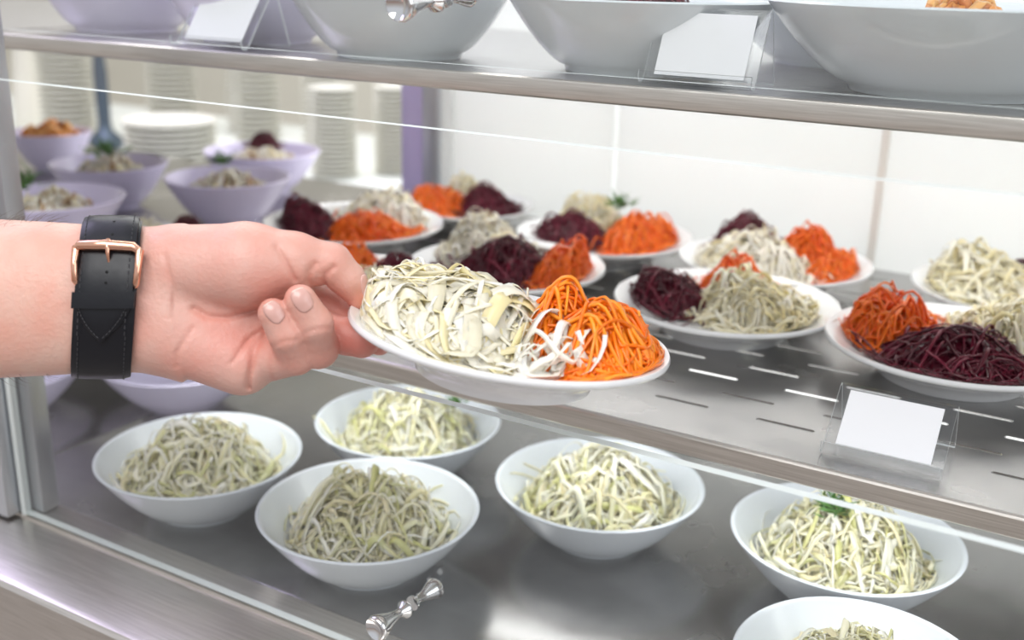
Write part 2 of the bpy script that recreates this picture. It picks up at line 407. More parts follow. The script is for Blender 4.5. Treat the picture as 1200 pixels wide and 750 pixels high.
CABG = [(.82, .77, .42), (.88, .84, .58), (.90, .88, .72), (.60, .60, .24), (.86, .76, .46), (.92, .90, .78), (.90, .86, .60)]
CABY = [(.88, .79, .48), (.92, .86, .63), (.93, .89, .73), (.84, .72, .38)]
CABW = [(.93, .88, .72), (.92, .87, .74), (.95, .91, .80), (.88, .78, .50)]
CAR = [(.92, .15, .012), (.96, .20, .015), (.86, .11, .010), (.98, .25, .02)]
CARH = [(.95, .21, .006), (.98, .27, .008), (.93, .17, .005), (1.0, .33, .02)]
BEET = [(.085, .003, .014), (.13, .005, .022), (.045, .002, .008), (.18, .008, .032)]
GRN = [(.04, .12, .02), (.07, .18, .03), (.10, .24, .05)]
def heap(name, me, loc, label, cat, rz=0, sc=1, group=None, mat4=None, parent=None):
    o = bpy.data.objects.new(name, me); C.objects.link(o)
    if mat4 is not None: o.matrix_world = mat4
    else:
        o.location = loc; o.rotation_euler = (0, 0, rz); o.scale = (sc, sc, sc) if not isinstance(sc, tuple) else sc
    tag(o, label, cat, group, 'stuff'); return o

# --- meshes used repeatedly
def bfloor(x, y):
    r = math.hypot(x, y); sx = max(0, (r-.032)/.0395)**1.163; return .0065+.037*sx**1.25-.0235+.001 if r < .0690 else .0185
DCAB = [rawq('shredded_cabbage', *shred(11+i, 430, .050, .050, .036, .040, (.0012, .0050), .0007, CABG, p=.78, curl=20, arc=.009, ragged=.35, nat=1.8, radial=.3, inward=.15, floor=bfloor), veg) for i in range(3)]
MCAB = [rawq('shredded_cabbage', *shred(31+i, 330, .040, .030, .030, .030, (.0010, .0042), .0006, [CABY, CABY, CABW][i], p=.8, curl=18, arc=.007, ragged=.3, radial=.4, inward=.08), veg) for i in range(3)]
MCAR = [rawq('shredded_carrot', *shred(41+i, 230, .031, .025, .026, .026, (.0014, .0022), .0014, CAR, p=.8, curl=20, arc=.006, ragged=.3, radial=.4, inward=.08), carm) for i in range(2)]
MBEET = [rawq('shredded_beetroot', *shred(51+i, 250, .034, .026, .026, .030, (.0012, .0021), .0012, BEET, p=.8, curl=24, arc=.005, ragged=.25, radial=.3, inward=.08), beetm) for i in range(2)]
SMALLW = [rawq('chopped_salad', *shred(61+i, 170, .042, .042, .020, .016, (.002, .007), .0015, CABW+[(.45, .25, .10)], p=.8, curl=8, arc=.006, seg=5, ragged=.4), veg) for i in range(2)]
def sprig(seed, s=.02):
    rg = np.random.default_rng(seed); V, F, T = [], [], []; off = 0
    for k in range(70):
        d = rg.normal(size=3); d[2] = abs(d[2])*.7; d /= np.linalg.norm(d); o_ = rg.normal(size=3)*s*.25; o_[2] = abs(o_[2])
        l = s*(.3+.6*rg.random()); w_ = .0005+.0012*rg.random(); side = np.cross(d, rg.normal(size=3)); side /= np.linalg.norm(side)
        nn = np.cross(d, side)*w_*.5
        for sg, ww in ((0, .3), (.5, 1), (1, .2)):
            c = o_+d*l*sg
            V += [c+side*w_*ww, c+nn*ww, c-side*w_*ww, c-nn*ww]
        for a in (0, 4):
            for q in range(4): F.append([off+a+q, off+a+(q+1) % 4, off+a+4+(q+1) % 4, off+a+4+q])
        T += [np.array(GRN[rg.integers(3)])]*12; off += 12
    return rawq('herb_sprig', np.array(V), np.array(F), np.array(T), leafm)
SPRIG = [sprig(5), sprig(6)]
def herb(loc, label, sc=1, i=0, rz=0):
    o = bpy.data.objects.new('herb_sprig', SPRIG[i]); C.objects.link(o); o.location = loc; o.scale = (sc,)*3; o.rotation_euler = (0, 0, rz)
    return tag(o, label, 'herb')

# ---------------------------------------------------------------- bowls of cabbage on the deck
deckb = [(-.563, .518, 'white bowl of shredded cabbage on the steel deck below the watch', 'shredded green cabbage salad in the deck bowl below the watch', 0, 0),
         (-.406, .519, 'white bowl nearest the front glass, below the fingertips, on the steel deck', 'shredded cabbage salad in the deck bowl nearest the front glass', 1, 1.1),
         (-.470, .655, 'white bowl behind two others on the deck, partly under the middle shelf edge', 'shredded cabbage salad in the rear left deck bowl under the shelf edge', 2, 2.3),
         (-.291, .640, 'white bowl of cabbage on the deck straight below the held plate', 'shredded cabbage salad in the deck bowl straight below the held plate', 0, 3.4),
         (-.120, .660, 'white bowl with a green herb on its cabbage, on the deck at right', 'pale shredded cabbage topped with a green herb in the right deck bowl', 1, 4.4),
         (-.077, .521, 'white bowl cut by the bottom edge of the picture at right', 'cabbage salad in the bowl cut by the bottom edge of the picture', 2, 5.2)]
proto = None
for i, (x_, y_, lb, lh, v, rz) in enumerate(deckb):
    if proto is None:
        proto = bowl(0, 'salad_bowl', P(x_, y_, HD-.0002), .0745, .043, .034, bowlm, lb); b_ = proto
    else:
        b_ = proto.copy(); C.objects.link(b_); b_.location = P(x_, y_, HD-.0002); b_['label'] = lb
    if i == 5: b_.scale = (.92, .92, .95)
    b_['group'] = 'bowls of cabbage on the lower deck'
    sc = (1.0, 1.0, 1.05) if i != 5 else (.90, .90, .8)
    heap('shredded_cabbage', DCAB[v], P(x_, y_, HD-.0235), lh, 'cabbage salad', rz, sc, 'cabbage salads on the lower deck')
herb(P(-.127, .650, HD-.063), 'dark green herb sprig on the cabbage in the right deck bowl', .9, 0)
herb(P(-.444, .686, HD-.052), 'small green herb sprig on the cabbage in the rear left deck bowl', .6, 1)
for x_, y_, lb in [(-.845, .550, 'lilac-lit bowl on the deck at the far left, cut by the upright post'), (-.728, .655, 'lilac-lit bowl on the deck half hidden behind the wrist')]:
    if lb.startswith('lilac-lit bowl on the deck'):
        lilb = bowl(0, 'salad_bowl', P(x_, y_, HD-.0002), .0745, .043, .034, mat('lilac_lit_melamine', (.78, .73, .93), .25), lb); b_ = lilb  # bowl colour carries the violet light falling at the left
    else:
        b_ = lilb.copy(); C.objects.link(b_); b_.location = P(x_, y_, HD-.0002); b_['label'] = lb
    b_['group'] = 'lilac-lit bowls on the deck at the left'

# ---------------------------------------------------------------- plates on the middle shelf
plate_proto = None
def mid_plate(x_, y_, lb, R=.08, H=HM):
    global plate_proto
    if plate_proto is None:
        plate_proto = obj('salad_plate', plate_mesh(.08), ceramic, None, True, 60); o = plate_proto
    else:
        o = plate_proto.copy(); C.objects.link(o)
    o.location = P(x_, y_, H-.0002); o.scale = (R/.08,)*3
    return tag(o, lb, 'plate', 'salad plates on the middle shelf')
ZF = .0088
def plate_surf(x, y):
    r = np.hypot(x, y); return np.clip(r-.044, 0, .036)*.46
def put(kind, i, cx, cy, dx, dy, hw, h, rz, label, H=HM, R=None):
    me, nm, ct, r0, h0 = {'b': (MBEET, 'shredded_beetroot', 'beetroot salad', .034, .026), 'c': (MCAR, 'shredded_carrot', 'carrot salad', .031, .026), 'w': (MCAB, 'shredded_cabbage', 'cabbage salad', .040, .030)}[kind]
    m2 = me[i % len(me)].copy(); V = np.empty(len(m2.vertices)*3, np.float32); m2.vertices.foreach_get('co', V); V = V.reshape(-1, 3)
    V = V*np.array([hw/r0, hw/r0*.95, h/h0*.78]); X_ = dx+V[:, 0]*math.cos(rz)-V[:, 1]*math.sin(rz); Y_ = dy+V[:, 0]*math.sin(rz)+V[:, 1]*math.cos(rz)
    r_ = np.hypot(X_, Y_)+1e-9; lim = .064 if R is None else R*.80; k_ = np.where(r_ > lim, (lim+(r_-lim)*.25)/r_, 1); X_, Y_ = X_*k_, Y_*k_
    V[:, 0] = (X_-dx)*math.cos(rz)+(Y_-dy)*math.sin(rz); V[:, 1] = -(X_-dx)*math.sin(rz)+(Y_-dy)*math.cos(rz); V[:, 2] += plate_surf(X_, Y_)
    m2.vertices.foreach_set('co', V.astype(np.float32).ravel()); m2.update()
    return heap(nm, m2, P(cx+dx, cy+dy, H-ZF), label, ct, rz, 1)
PL = [
 ((-.240, .732, .082), 'white plate of beetroot and pale cabbage right behind the held plate', [
   ('b', 0, -.047, .004, .037, .029, .1, 'dark beetroot shreds on the plate right of the held plate, left half'),
   ('w', 0, .014, .012, .046, .038, -.2, 'yellowish cabbage shreds on the plate right of the held plate'),
   ('c', 1, -.010, .046, .026, .038, .4, 'small carrot shreds behind the cabbage on the plate right of the held plate')]),
 ((-.403, .866, .080), 'white plate with beetroot, carrot and a herb by the back panel seam', [
   ('b', 1, -.033, .006, .034, .032, .2, 'dark beetroot shreds on the plate with the herb, by the back seam'),
   ('c', 0, .024, .024, .034, .036, .5, 'carrot shreds at the right of the plate with the herb'),
   ('w', 1, -.036, .044, .034, .036, .3, 'pale cabbage shreds at the back of the plate with the herb')]),
 ((-.612, .768, .083), 'white plate with beetroot and carrot just above the hand', [
   ('b', 0, -.045, -.012, .034, .033, 3.0, 'dark beetroot shreds on the plate above the hand, left side'),
   ('c', 1, .014, .004, .046, .028, -.3, 'carrot shreds at the front of the plate above the hand'),
   ('w', 2, .000, .050, .044, .034, .3, 'pale cabbage shreds at the back of the plate above the hand')]),
 ((-.580, .910, .070), 'white plate with carrot and beetroot in the back corner by the lilac-lit post', [
   ('c', 0, -.036, .000, .036, .028, .3, 'carrot shreds on the corner plate by the lilac-lit post'),
   ('b', 1, .016, .014, .038, .034, -.5, 'dark beetroot shreds on the corner plate by the lilac-lit post'),
   ('w', 0, -.020, .034, .030, .034, .4, 'yellow cabbage shreds behind on the corner plate by the lilac-lit post')]),
 ((-.423, .726, .080), 'white plate whose beetroot shows just above the held plate', [
   ('b', 0, -.006, .008, .041, .038, .4, 'dark beetroot shreds right above the held plate cabbage'),
   ('c', 1, .040, .026, .033, .033, .9, 'carrot shreds above the held plate carrots'),
   ('w', 2, -.046, .036, .046, .038, -.3, 'whitish cabbage shreds behind the beetroot above the held plate')]),
 ((-.512, .628, .070), 'white plate almost hidden behind the thumb and held plate', [
   ('c', 0, -.020, .036, .024, .030, .2, 'carrot shreds peeping over the thumb'),
   ('b', 1, .024, .036, .026, .027, .2, 'dark beetroot shreds behind the thumb and held cabbage'),
   ('w', 1, .030, .004, .036, .026, .4, 'pale curly cabbage shreds between thumb and held plate')]),
 ((-.246, .870, .080), 'white plate with cabbage and carrot by the back panel, middle right', [
   ('w', 2, -.016, .000, .046, .040, .1, 'pale cabbage shreds on the rear middle right plate'),
   ('c', 0, .046, .016, .026, .024, .4, 'carrot shreds at the right edge of the rear middle right plate'),
   ('b', 1, -.038, .040, .034, .038, .4, 'dark beetroot shreds behind cabbage on the rear middle right plate'),
   ('c', 1, .012, .046, .030, .036, .1, 'carrot tuft at the back of the rear middle right plate')]),
 ((-.080, .728, .084), 'white plate with carrot, beetroot and cabbage at the right edge', [
   ('c', 1, -.044, .014, .038, .040, .5, 'carrot shreds at the left of the plate at the right edge'),
   ('b', 0, .004, -.012, .052, .034, -.1, 'glossy beetroot shreds at the front of the plate at the right edge'),
   ('w', 0, .034, .032, .046, .042, 2.6, 'yellowish cabbage shreds at the back of the plate at the right edge')]),
 ((-.055, .893, .084), 'rear white plate heaped with yellowish cabbage at the far right', [
   ('w', 0, -.026, .016, .056, .040, .0, 'yellowish cabbage mound on the rear plate at far right'),
   ('c', 0, .040, .006, .030, .026, .0, 'carrot shreds at the right of the rear far right plate'),
   ('b', 1, .004, .048, .024, .036, .0, 'small beetroot tuft behind the cabbage on the rear far right plate')])]
for (x_, y_, R_), lb, hs in PL:
    mid_plate(x_, y_, lb, R_)
    for kd, i, dx, dy, hw, h_, rz, lh in hs: put(kd, i, x_, y_, dx, dy, hw, h_, rz, lh, HM, R_)
herb(P(-.398, .888, HM-.044), 'dark green herb sprig between beetroot and carrot near the back panel', .85, 1)
# ---------------------------------------------------------------- neighbour counter at the left
HN = .272
o = plate_proto.copy(); C.objects.link(o); o.location = P(-.785, .685, HN-.0002); o.scale = (.8,)*3; tag(o, 'white plate of mixed shreds directly behind the watch', 'plate')
put('w', 2, -.785, .685, -.014, .000, .036, .030, 0, 'white cabbage shreds directly behind the watch', HN, .064)
put('b', 0, -.785, .685, .006, .036, .022, .030, 0, 'beetroot shreds behind the white cabbage near the watch', HN, .064)
put('c', 1, -.785, .685, .034, .014, .020, .024, 0, 'small bit of carrot shreds behind the hand', HN, .064)
LB = [(-.838, .838, .066, 'lilac-lit bowl of white salad above the wrist'), (-.925, .985, .070, 'lilac-lit bowl with beetroot on top, behind the other lilac-lit bowls'),
      (-1.000, .818, .064, 'lilac-lit bowl with herb and white salad in the middle distance left'), (-.898, .660, .070, 'lilac-lit bowl with a dark herb right above the forearm'),
      (-1.24, .925, .052, 'far left bowl holding orange food beside the upright post')]
lp = None
for i, (x_, y_, R_, lb) in enumerate(LB):
    if lp is None: lp = bowl(0, 'small_bowl', P(x_, y_, HN-.0002), .066, .048, .03, mat('pale_lilac_lit_melamine', (.80, .74, .97), .25), lb); o = lp  # violet tint of the light is mixed into the small bowls' colour
    else: o = lp.copy(); C.objects.link(o); o.location = P(x_, y_, HN-.0002); o.scale = (R_/.066, R_/.066, 1); o['label'] = lb
    o['group'] = 'small bowls on the next counter'
    if i < 4: heap('chopped_salad', SMALLW[i % 2], P(x_, y_, HN-.030), ['chopped white salad in the lilac-lit bowl above the wrist', 'chopped white salad under the beetroot in the rear lilac-lit bowl', 'chopped white salad in the middle distance lilac-lit bowl', 'chopped white salad in the lilac-lit bowl above the forearm'][i], 'salad', i*1.3, 1.0)
ORG = rawq('baked_bites', *shred(77, 90, .036, .036, .022, .014, (.005, .01), .005, [(.75, .28, .05), (.85, .45, .15), (.6, .2, .05)], p=.7, curl=5, arc=.005, seg=4), veg)
heap('orange_bites', ORG, P(-1.24, .925, HN-.036), 'orange and golden bites in the far left bowl', 'food')
heap('shredded_beetroot', MBEET[0], P(-.935, 1.000, HN-.052), 'beetroot tuft topping the rear lilac-lit bowl', 'beetroot salad', 0, .6)
herb(P(-.925, .652, HN-.055), 'dark herb sprig in the lilac-lit bowl above the forearm', 1.3, 0)
herb(P(-1.01, .825, HN-.055), 'dark herb sprig in the middle distance lilac-lit bowl', 1.2, 1)
herb(P(-.875, .870, HN-.055), 'dark herb sprig at the back of the lilac-lit bowl above the wrist', .9, 0, 1)

# ---------------------------------------------------------------- big bowls on the top shelf
def bigb(x_, y_, R_, rb, h, lb, m=bigbowl):
    o = obj('serving_bowl', bowl_mesh('b', R_, h, rb, m, .004), m, None, True, 60); o.location = P(x_, y_, HU-.0002)
    return tag(o, lb, 'bowl', 'large bowls on the top shelf')
bigb(-.094, .628, .098, .051, .044, 'large pale grey bowl at the right end of the top shelf')
bigb(-.272, .618, .079, .043, .041, 'large pale bowl behind the upper white price card')
bigb(-.436, .600, .073, .041, .041, 'pale bowl below the upper knob on the top shelf')
bigb(-.190, .775, .080, .043, .044, 'blue-grey bowl behind, between two bowls right of the upper price card')
lil = mat('lilac_lit_ceramic', (.80, .76, .93), .2)  # lilac cast of the violet light painted into these bowls
bigb(-.590, .630, .070, .040, .046, 'lilac-lit bowl behind the upper left price card', lil)
bigb(-.745, .640, .070, .040, .046, 'lilac-lit bowl at the far left of the top shelf', lil)
for (x_, y_, k, sc, nm, ct, lb) in [(-.094, .640, ORG, .8, 'orange_bites', 'food', 'orange bites heaped in the large bowl at the right of the top shelf'), (-.272, .625, MBEET[0], .9, 'shredded_beetroot', 'beetroot salad', 'beetroot tuft in the bowl behind the upper price card')]:
    heap(nm, k, P(x_, y_, HU-.030), lb, ct, 0, sc)

# ---------------------------------------------------------------- price holders
def price_holder(loc, rz, w, h, tilt, label, card=(.0, .0, 1, 1)):
    root = empty('price_holder', loc, rz); tag(root, label, 'price holder', 'clear price holders')
    ct, st = math.cos(tilt), math.sin(tilt); t = .0014
    # bent sheet: front pocket lip, base foot, leaning back panel (profile in y,z)
    def sheet(name, prof, x0, x1):
        bm = bmesh.new(); n = len(prof); pts = []
        for i, (y, z) in enumerate(prof):
            a = prof[max(i-1, 0)]; b = prof[min(i+1, n-1)]; d = Vector((b[0]-a[0], b[1]-a[1])).normalized(); nn = Vector((-d.y, d.x))*t/2
            pts.append(((y+nn.x, z+nn.y), (y-nn.x, z-nn.y)))
        ring = [p[0] for p in pts] + [p[1] for p in pts][::-1]
        A = [bm.verts.new((x0, *p)) for p in ring]; B = [bm.verts.new((x1, *p)) for p in ring]
        m_ = len(ring)
        for i in range(m_):
            j = (i+1) % m_; f = bm.faces.new((A[i], A[j], B[j], B[i])); f.material_index = 1 if i in (n-1, m_-1) else 0
        for i in range(n-1):
            for Q, rev in ((A, 0), (B, 1)):
                q = [Q[i], Q[i+1], Q[m_-2-i], Q[m_-1-i]]; f = bm.faces.new(q if rev else q[::-1]); f.material_index = 1
        return obj(name, bm, [acryl, acryl_edge], root)
    top = (h*st, h*ct+.002)
    sheet('acrylic_stand', [(-.006, .0075), (-.0068, .0045), (-.006, .0018), (-.003, .0010), (0, .0022), (.001, .004)] + [(.001+(top[0]-.001)*k/6, .004+(top[1]-.004)*k/6) for k in range(1, 7)] + [(top[0]+.002, top[1]+.0006), (top[0]+.004, top[1]-.001)] + [(top[0]+.004+(.012)*k/3, top[1]-.001-(top[1]-.002)*k/3) for k in range(1, 4)], -w/2, w/2)
    bm = bmesh.new(); cw = w*.80/2; n = Vector((0, -ct, st))*.0012
    def q(x, s, o): return bm.verts.new((x, .0005+s*(top[0]-.001) + n.y*o, .003+s*(top[1]-.004) + n.z*o))
    a = [q(-cw, .04, 1), q(cw, .04, 1), q(cw, .97, 1), q(-cw, .97, 1)]; b = [q(-cw, .04, 1.4), q(cw, .04, 1.4), q(cw, .97, 1.4), q(-cw, .97, 1.4)]
    bm.faces.new(a[::-1]); bm.faces.new(b)
    for i in range(4): bm.faces.new((a[i], a[(i+1) % 4], b[(i+1) % 4], b[i]))
    obj('blank_card', bm, paper, root)
    return root
price_holder(P(-.0895, .5625, HM-.0005), 0, .063, .038, .75, 'clear price holder with blank white card on the middle shelf')
price_holder(P(-.2075, .553, HU-.0006), 0, .063, .040, .42, 'clear price holder with blank card on the top shelf, between two bowls')
price_holder(P(-.560, .553, HU-.0006), 0, .066, .044, .62, 'price holder with glaring white card at the left of the top shelf')

# ---------------------------------------------------------------- stacks of china far behind
ct_ = boxobj('back_counter', (-2.7, 1.17, 0), (-.78, 1.95, CAMZ-.37), counterm, None, .004)
tag(ct_, 'pale back counter carrying the stacks of china, beyond the lilac-lit post', 'counter')
pl = None
def stack(x_, y_, H0, R_, n, dz, lb, grp):
    global pl
    for k in range(n):
        if pl is None:
            pl = obj('china_plate', lathe_bm([(0, .001), (.055, .001), (.06, 0), (.064, .002), (.085, .006), (.1, .0125), (.1, .0145), (.097, .0145), (.082, .009), (.06, .005), (0, .0048)], 40), whitepl, None, True, 60); o = pl
        else: o = pl.copy(); C.objects.link(o)
        s = R_/.1; o.location = P(x_, y_, H0-k*dz-.0002); o.scale = (s, s, min(s, dz/.0085)); tag(o, lb, 'plate', grp)
stack(-1.548, 1.409, .37, .084, 8, .0105, 'pale dinner plate in the low wide stack above the lilac-lit bowls', 'low stack of plates on the back counter')
stack(-1.520, 1.610, .37, .048, 20, .0115, 'grey-blue plate in the tall stack just right of the low stack', 'tall grey plate stack')
stack(-1.430, 1.700, .37, .042, 20, .0115, 'cream plate in the tall narrow stack left of the small white stacks', 'tall cream plate stack')
stack(-1.243, 1.507, .37, .043, 19, .0085, 'small white plate in the left of the two stacks by the lilac-lit post', 'left small plate stack by the post')
stack(-1.175, 1.600, .37, .040, 19, .0085, 'small white plate in the stack nearest the lilac-lit post', 'small plate stack nearest the post')
stack(-1.923, 1.483, .37, .057, 22, .0115, 'cream plate in the leftmost tall stack, left of the pepper mill', 'leftmost tall plate stack')
stack(-1.830, 1.680, .37, .056, 22, .0115, 'cream plate in the tall stack right of the pepper mill', 'tall stack right of the pepper mill')
stack(-1.720, 1.800, .37, .052, 22, .0115, 'cream plate in the tall stack standing behind the low wide stack', 'tall stack behind the low stack')
bt = obj('dark_bottle', lathe_bm([(0, 0), (.032, 0), (.035, .004), (.034, .02), (.016, .035), (.013, .05), (.014, .15), (.010, .19), (.011, .20), (0, .201)], 32), mat('blue_grey_metal', (.10, .13, .17), .35, .6), None, True, 60)
bt.location = P(-1.80, 1.47, .3702); tag(bt, 'slim blue-grey pepper mill standing left of the plate stacks', 'pepper mill')
b2 = obj('cream_jug', lathe_bm([(0, 0), (.03, 0), (.034, .01), (.03, .1), (.024, .17), (.026, .2), (.022, .2), (0, .19)], 32), cream, None, True, 60)
b2.location = P(-2.133, 1.546, .3702); tag(b2, 'tall cream jug at the far left beside the upright post', 'jug')

# ---------------------------------------------------------------- the held plate
pc = np.array([-.2514, .4368, CAMZ-.1706]); pn = np.array([.074, .1175, .990]); pn /= np.linalg.norm(pn)
e1 = RC[:, 0] - pn*(RC[:, 0] @ pn); e1 /= np.linalg.norm(e1); e2 = np.cross(pn, e1)
PM = Matrix.Identity(4)
for i in range(3):
    PM[i][0] = e1[i]; PM[i][1] = e2[i]; PM[i][2] = pn[i]; PM[i][3] = pc[i]-pn[i]*.0236
hp = obj('held_plate', plate_mesh(.08), ceramic, None, True, 60); hp.matrix_world = PM
tag(hp, 'white plate tilted in the hand, heaped with cabbage and carrot', 'plate')
def rim_pull(V, cx, cy):
    r = np.hypot(V[:, 0]+cx, V[:, 1]+cy)+1e-9; k_ = np.where(r > .072, (.072+(r-.072)*.25)/r, 1)
    V[:, 0] = (V[:, 0]+cx)*k_-cx; V[:, 1] = (V[:, 1]+cy)*k_-cy
c1 = (-.0245, .004)
va = shred(91, 680, .053, .050, .034, .056, (.0018, .0088), .0005, CAB, p=.70, curl=8, arc=.006, skew=.08, corec=.97, seg=12, ragged=.22, layers=(.76, 1.05), flat=.28, radial=.5, inward=.2)
vb = shred(95, 60, .030, .026, .012, .040, (.002, .0075), .0006, CAB[1:3], p=.8, curl=14, arc=.012, seg=12, ragged=.3, flat=.5, radial=.3)
keep = 8*28+1
Vb = vb[0][keep:] + np.array([.045, -.030, .004]); Fb = vb[1][vb[1].min(1) >= keep]-keep+len(va[0])
Vc = np.concatenate([va[0], Vb]); rim_pull(Vc, *c1); Vc[:, 2] += plate_surf(Vc[:, 0]+c1[0], Vc[:, 1]+c1[1])
hc = rawq('shredded_cabbage', Vc, np.concatenate([va[1], Fb]), np.concatenate([va[2], vb[2][keep:]]), veg)
M_ = PM @ Matrix.Translation((*c1, .0082)); heap('shredded_cabbage', hc, None, 'cream shredded cabbage on the held plate, next to the thumb', 'cabbage salad', mat4=M_)
c2 = (.036, -.004)
vk = list(shred(92, 380, .036, .044, .039, .046, (.0020, .0031), .0020, CARH, p=.75, skew=.22, corec=.9, curl=5, arc=.0025, seg=12, ragged=.25, layers=(.66, 1.05), flat=.6, radial=.7, inward=.10))
rim_pull(vk[0], *c2); vk[0][:, 2] += plate_surf(vk[0][:, 0]+c2[0], vk[0][:, 1]+c2[1]); hk = rawq('julienned_carrot', *vk, carm)
M_ = PM @ Matrix.Translation((*c2, .0082)); heap('julienned_carrot', hk, None, 'bright orange carrot strips on the right half of the held plate', 'carrot salad', mat4=M_)

# ---------------------------------------------------------------- the hand
SC = .53/1260; O0 = np.array([(250-600)/1260*.53, (350-375)/1260*.53, .53])
def h2w(p):                                   # hand frame (1 unit = 0.42 mm) to world
    p = np.asarray(p, float); q = np.stack([O0[0]+(p[..., 0]-250)*SC, O0[1]+(p[..., 1]-350)*SC, O0[2]+p[..., 2]*SC], -1)
    w_ = q @ RC.T; w_[..., 2] += CAMZ; return w_
def cone(p, a, ra, b, rb):                    # tapered capsule
    a = np.array(a, np.float32); b = np.array(b, np.float32); ab = b-a; L2 = float(ab @ ab)
    t = np.clip(((p-a) @ ab)/L2, 0, 1); return np.linalg.norm(p-a-t[..., None]*ab, axis=-1) - (ra+(rb-ra)*t)
def chain(p, pts, k=5):
    d = None
    for (a, ra), (b, rb) in zip(pts, pts[1:]):
        q = cone(p, a, ra, b, rb); d = q if d is None else smin(d, q, k)
    return d
def smin(a, b, k):
    h_ = np.clip(.5+.5*(b-a)/k, 0, 1); return b*(1-h_)+a*h_-k*h_*(1-h_)
AU = [-420, -200, 0, 60, 90, 130, 165, 190, 215]
ATOP = [232, 247, 257, 260, 262, 264, 265, 266, 268]; ABOT = [472, 455, 443, 440, 438, 436, 437, 441, 447]; AB = [92, 78, 66, 61, 58, 55, 52, 49, 46]
def arm(p):
    u = p[..., 0]; top = np.interp(u, AU, ATOP); bot = np.interp(u, AU, ABOT); b_ = np.interp(u, AU, AB)
    c = (top+bot)/2; a_ = (bot-top)/2; dv = p[..., 1]-c; dw = p[..., 2]-2
    k0 = np.sqrt((dv/a_)**2+(dw/b_)**2)+1e-6
    k1 = np.sqrt((dv/a_**2)**2+(dw/b_**2)**2)+1e-6
    d = k0*(k0-1)/k1
    return np.maximum(d, np.maximum(u-212, -415-u))
THUMB = [((343.1, 304.8, -15), 32), ((389.3, 310.4, -8), 24.5), ((407.3, 327.1, -2), 20), ((420.4, 346.9, 4), 16.2)]
INDEX = [((327.8, 339.1, 34), 27), ((377.5, 357.4, 44), 21), ((420.3, 392.5, 34), 17), ((442.0, 404.6, 24), 13)]
MIDDLE = [((322.7, 367.8, 34), 27), ((378.9, 388.2, 18), 22), ((403.5, 394.2, 10), 21.5), ((423.2, 399.1, 6), 21)]
RING = [((315.8, 395.4, 28), 27), ((375.9, 407.6, -16), 23.5), ((376.5, 379.8, -46), 21.5), ((363.8, 353.1, -60), 18.2)]
PINKY = [((291.6, 423.5, 14), 30), ((351.8, 416.2, -24), 22), ((345.9, 392.3, -52), 19.5), ((333.8, 367.4, -62), 17)]
def polyd(p, pl_):
    d = None; q = p[..., :2]
    for a, b in zip(pl_, pl_[1:]):
        a = np.array(a, np.float32); b = np.array(b, np.float32); ab = b-a; t = np.clip(((q-a) @ ab)/(ab @ ab), 0, 1)
        e_ = np.linalg.norm(q-a-t[..., None]*ab, axis=-1); d = e_ if d is None else np.minimum(d, e_)
    return d
CREASE = [([(353.5, 328.6), (345.8, 310.2), (335.1, 292.8)], 2.2, 2.6), ([(367.0, 331.5), (369.9, 319.9), (376.7, 310.2)], 1.7, 3.0), ([(381.5, 337.3), (385.4, 323.8), (397.0, 314.1)], 2.1, 3.0), ([(346.7, 350.8), (310.0, 362.4), (273.3, 373.1), (252.0, 371.1), (236.5, 362.4)], 2.6, 3.4), ([(315.8, 383.7), (304.2, 416.6), (294.5, 453.3)], 3.4, 2.8), ([(331.3, 401.1), (322.6, 426.2), (325.5, 449.4)], 2.8, 2.6), ([(343.8, 372.1), (321.6, 377.9), (296.5, 397.2), (281.0, 423.3)], 2.0, 2.6), ([(209.5, 302.5), (217.2, 336.3), (216.2, 372.1)], 1.0, 3.4), ([(237.5, 384.7), (221.1, 410.8), (217.2, 428.2)], 1.2, 2.6), ([(335.1, 404.0), (346.7, 399.2), (360.3, 397.2)], 0.9, 2.2), ([(368.0, 391.4), (379.6, 385.6), (395.1, 383.7)], 0.9, 2.2)]
def hand_sdf(p):
    d = arm(p)
    palm = cone(p, (200, 330, 5), 42, (335, 338, 30), 31)
    palm = smin(palm, cone(p, (200, 355, 4), 45, (330, 368, 26), 32), 14)
    palm = smin(palm, cone(p, (205, 372, 3), 44, (315, 396, 22), 32), 14)
    palm = smin(palm, cone(p, (205, 392, -4), 43, (282, 425, 6), 39), 14)
    th = smin(cone(p, (215, 311, -5), 47, (296, 312, -18), 49), cone(p, (296, 312, -18), 49, (348, 308, -16), 35), 10)
    palm = smin(palm, th, 11); d = smin(d, palm, 16)
    d = smin(d, chain(p, THUMB, 7), 6)
    d = crease(p, d, CREASE[:-2])
    d = smin(d, chain(p, INDEX, 4), 3.5)
    d = smin(d, chain(p, MIDDLE, 5), 2.5)
    d = smin(d, chain(p, PINKY, 4), 4)
    d = smin(d, chain(p, RING, 4), 2.0)
    return crease(p, d, CREASE[-2:])
def crease(p, d, lines):
    front = np.clip((6-p[..., 2])/12, 0, 1)
    for pl_, dep, wd in lines:
        a = np.array(pl_); lo = a.min(0)-12; hi = a.max(0)+12
        m_ = (p[..., 0] > lo[0]) & (p[..., 0] < hi[0]) & (p[..., 1] > lo[1]) & (p[..., 1] < hi[1])
        if m_.any():
            e_ = polyd(p[m_], pl_); d[m_] += 1.45*dep*np.exp(-(e_/wd)**2)*front[m_]
    return d
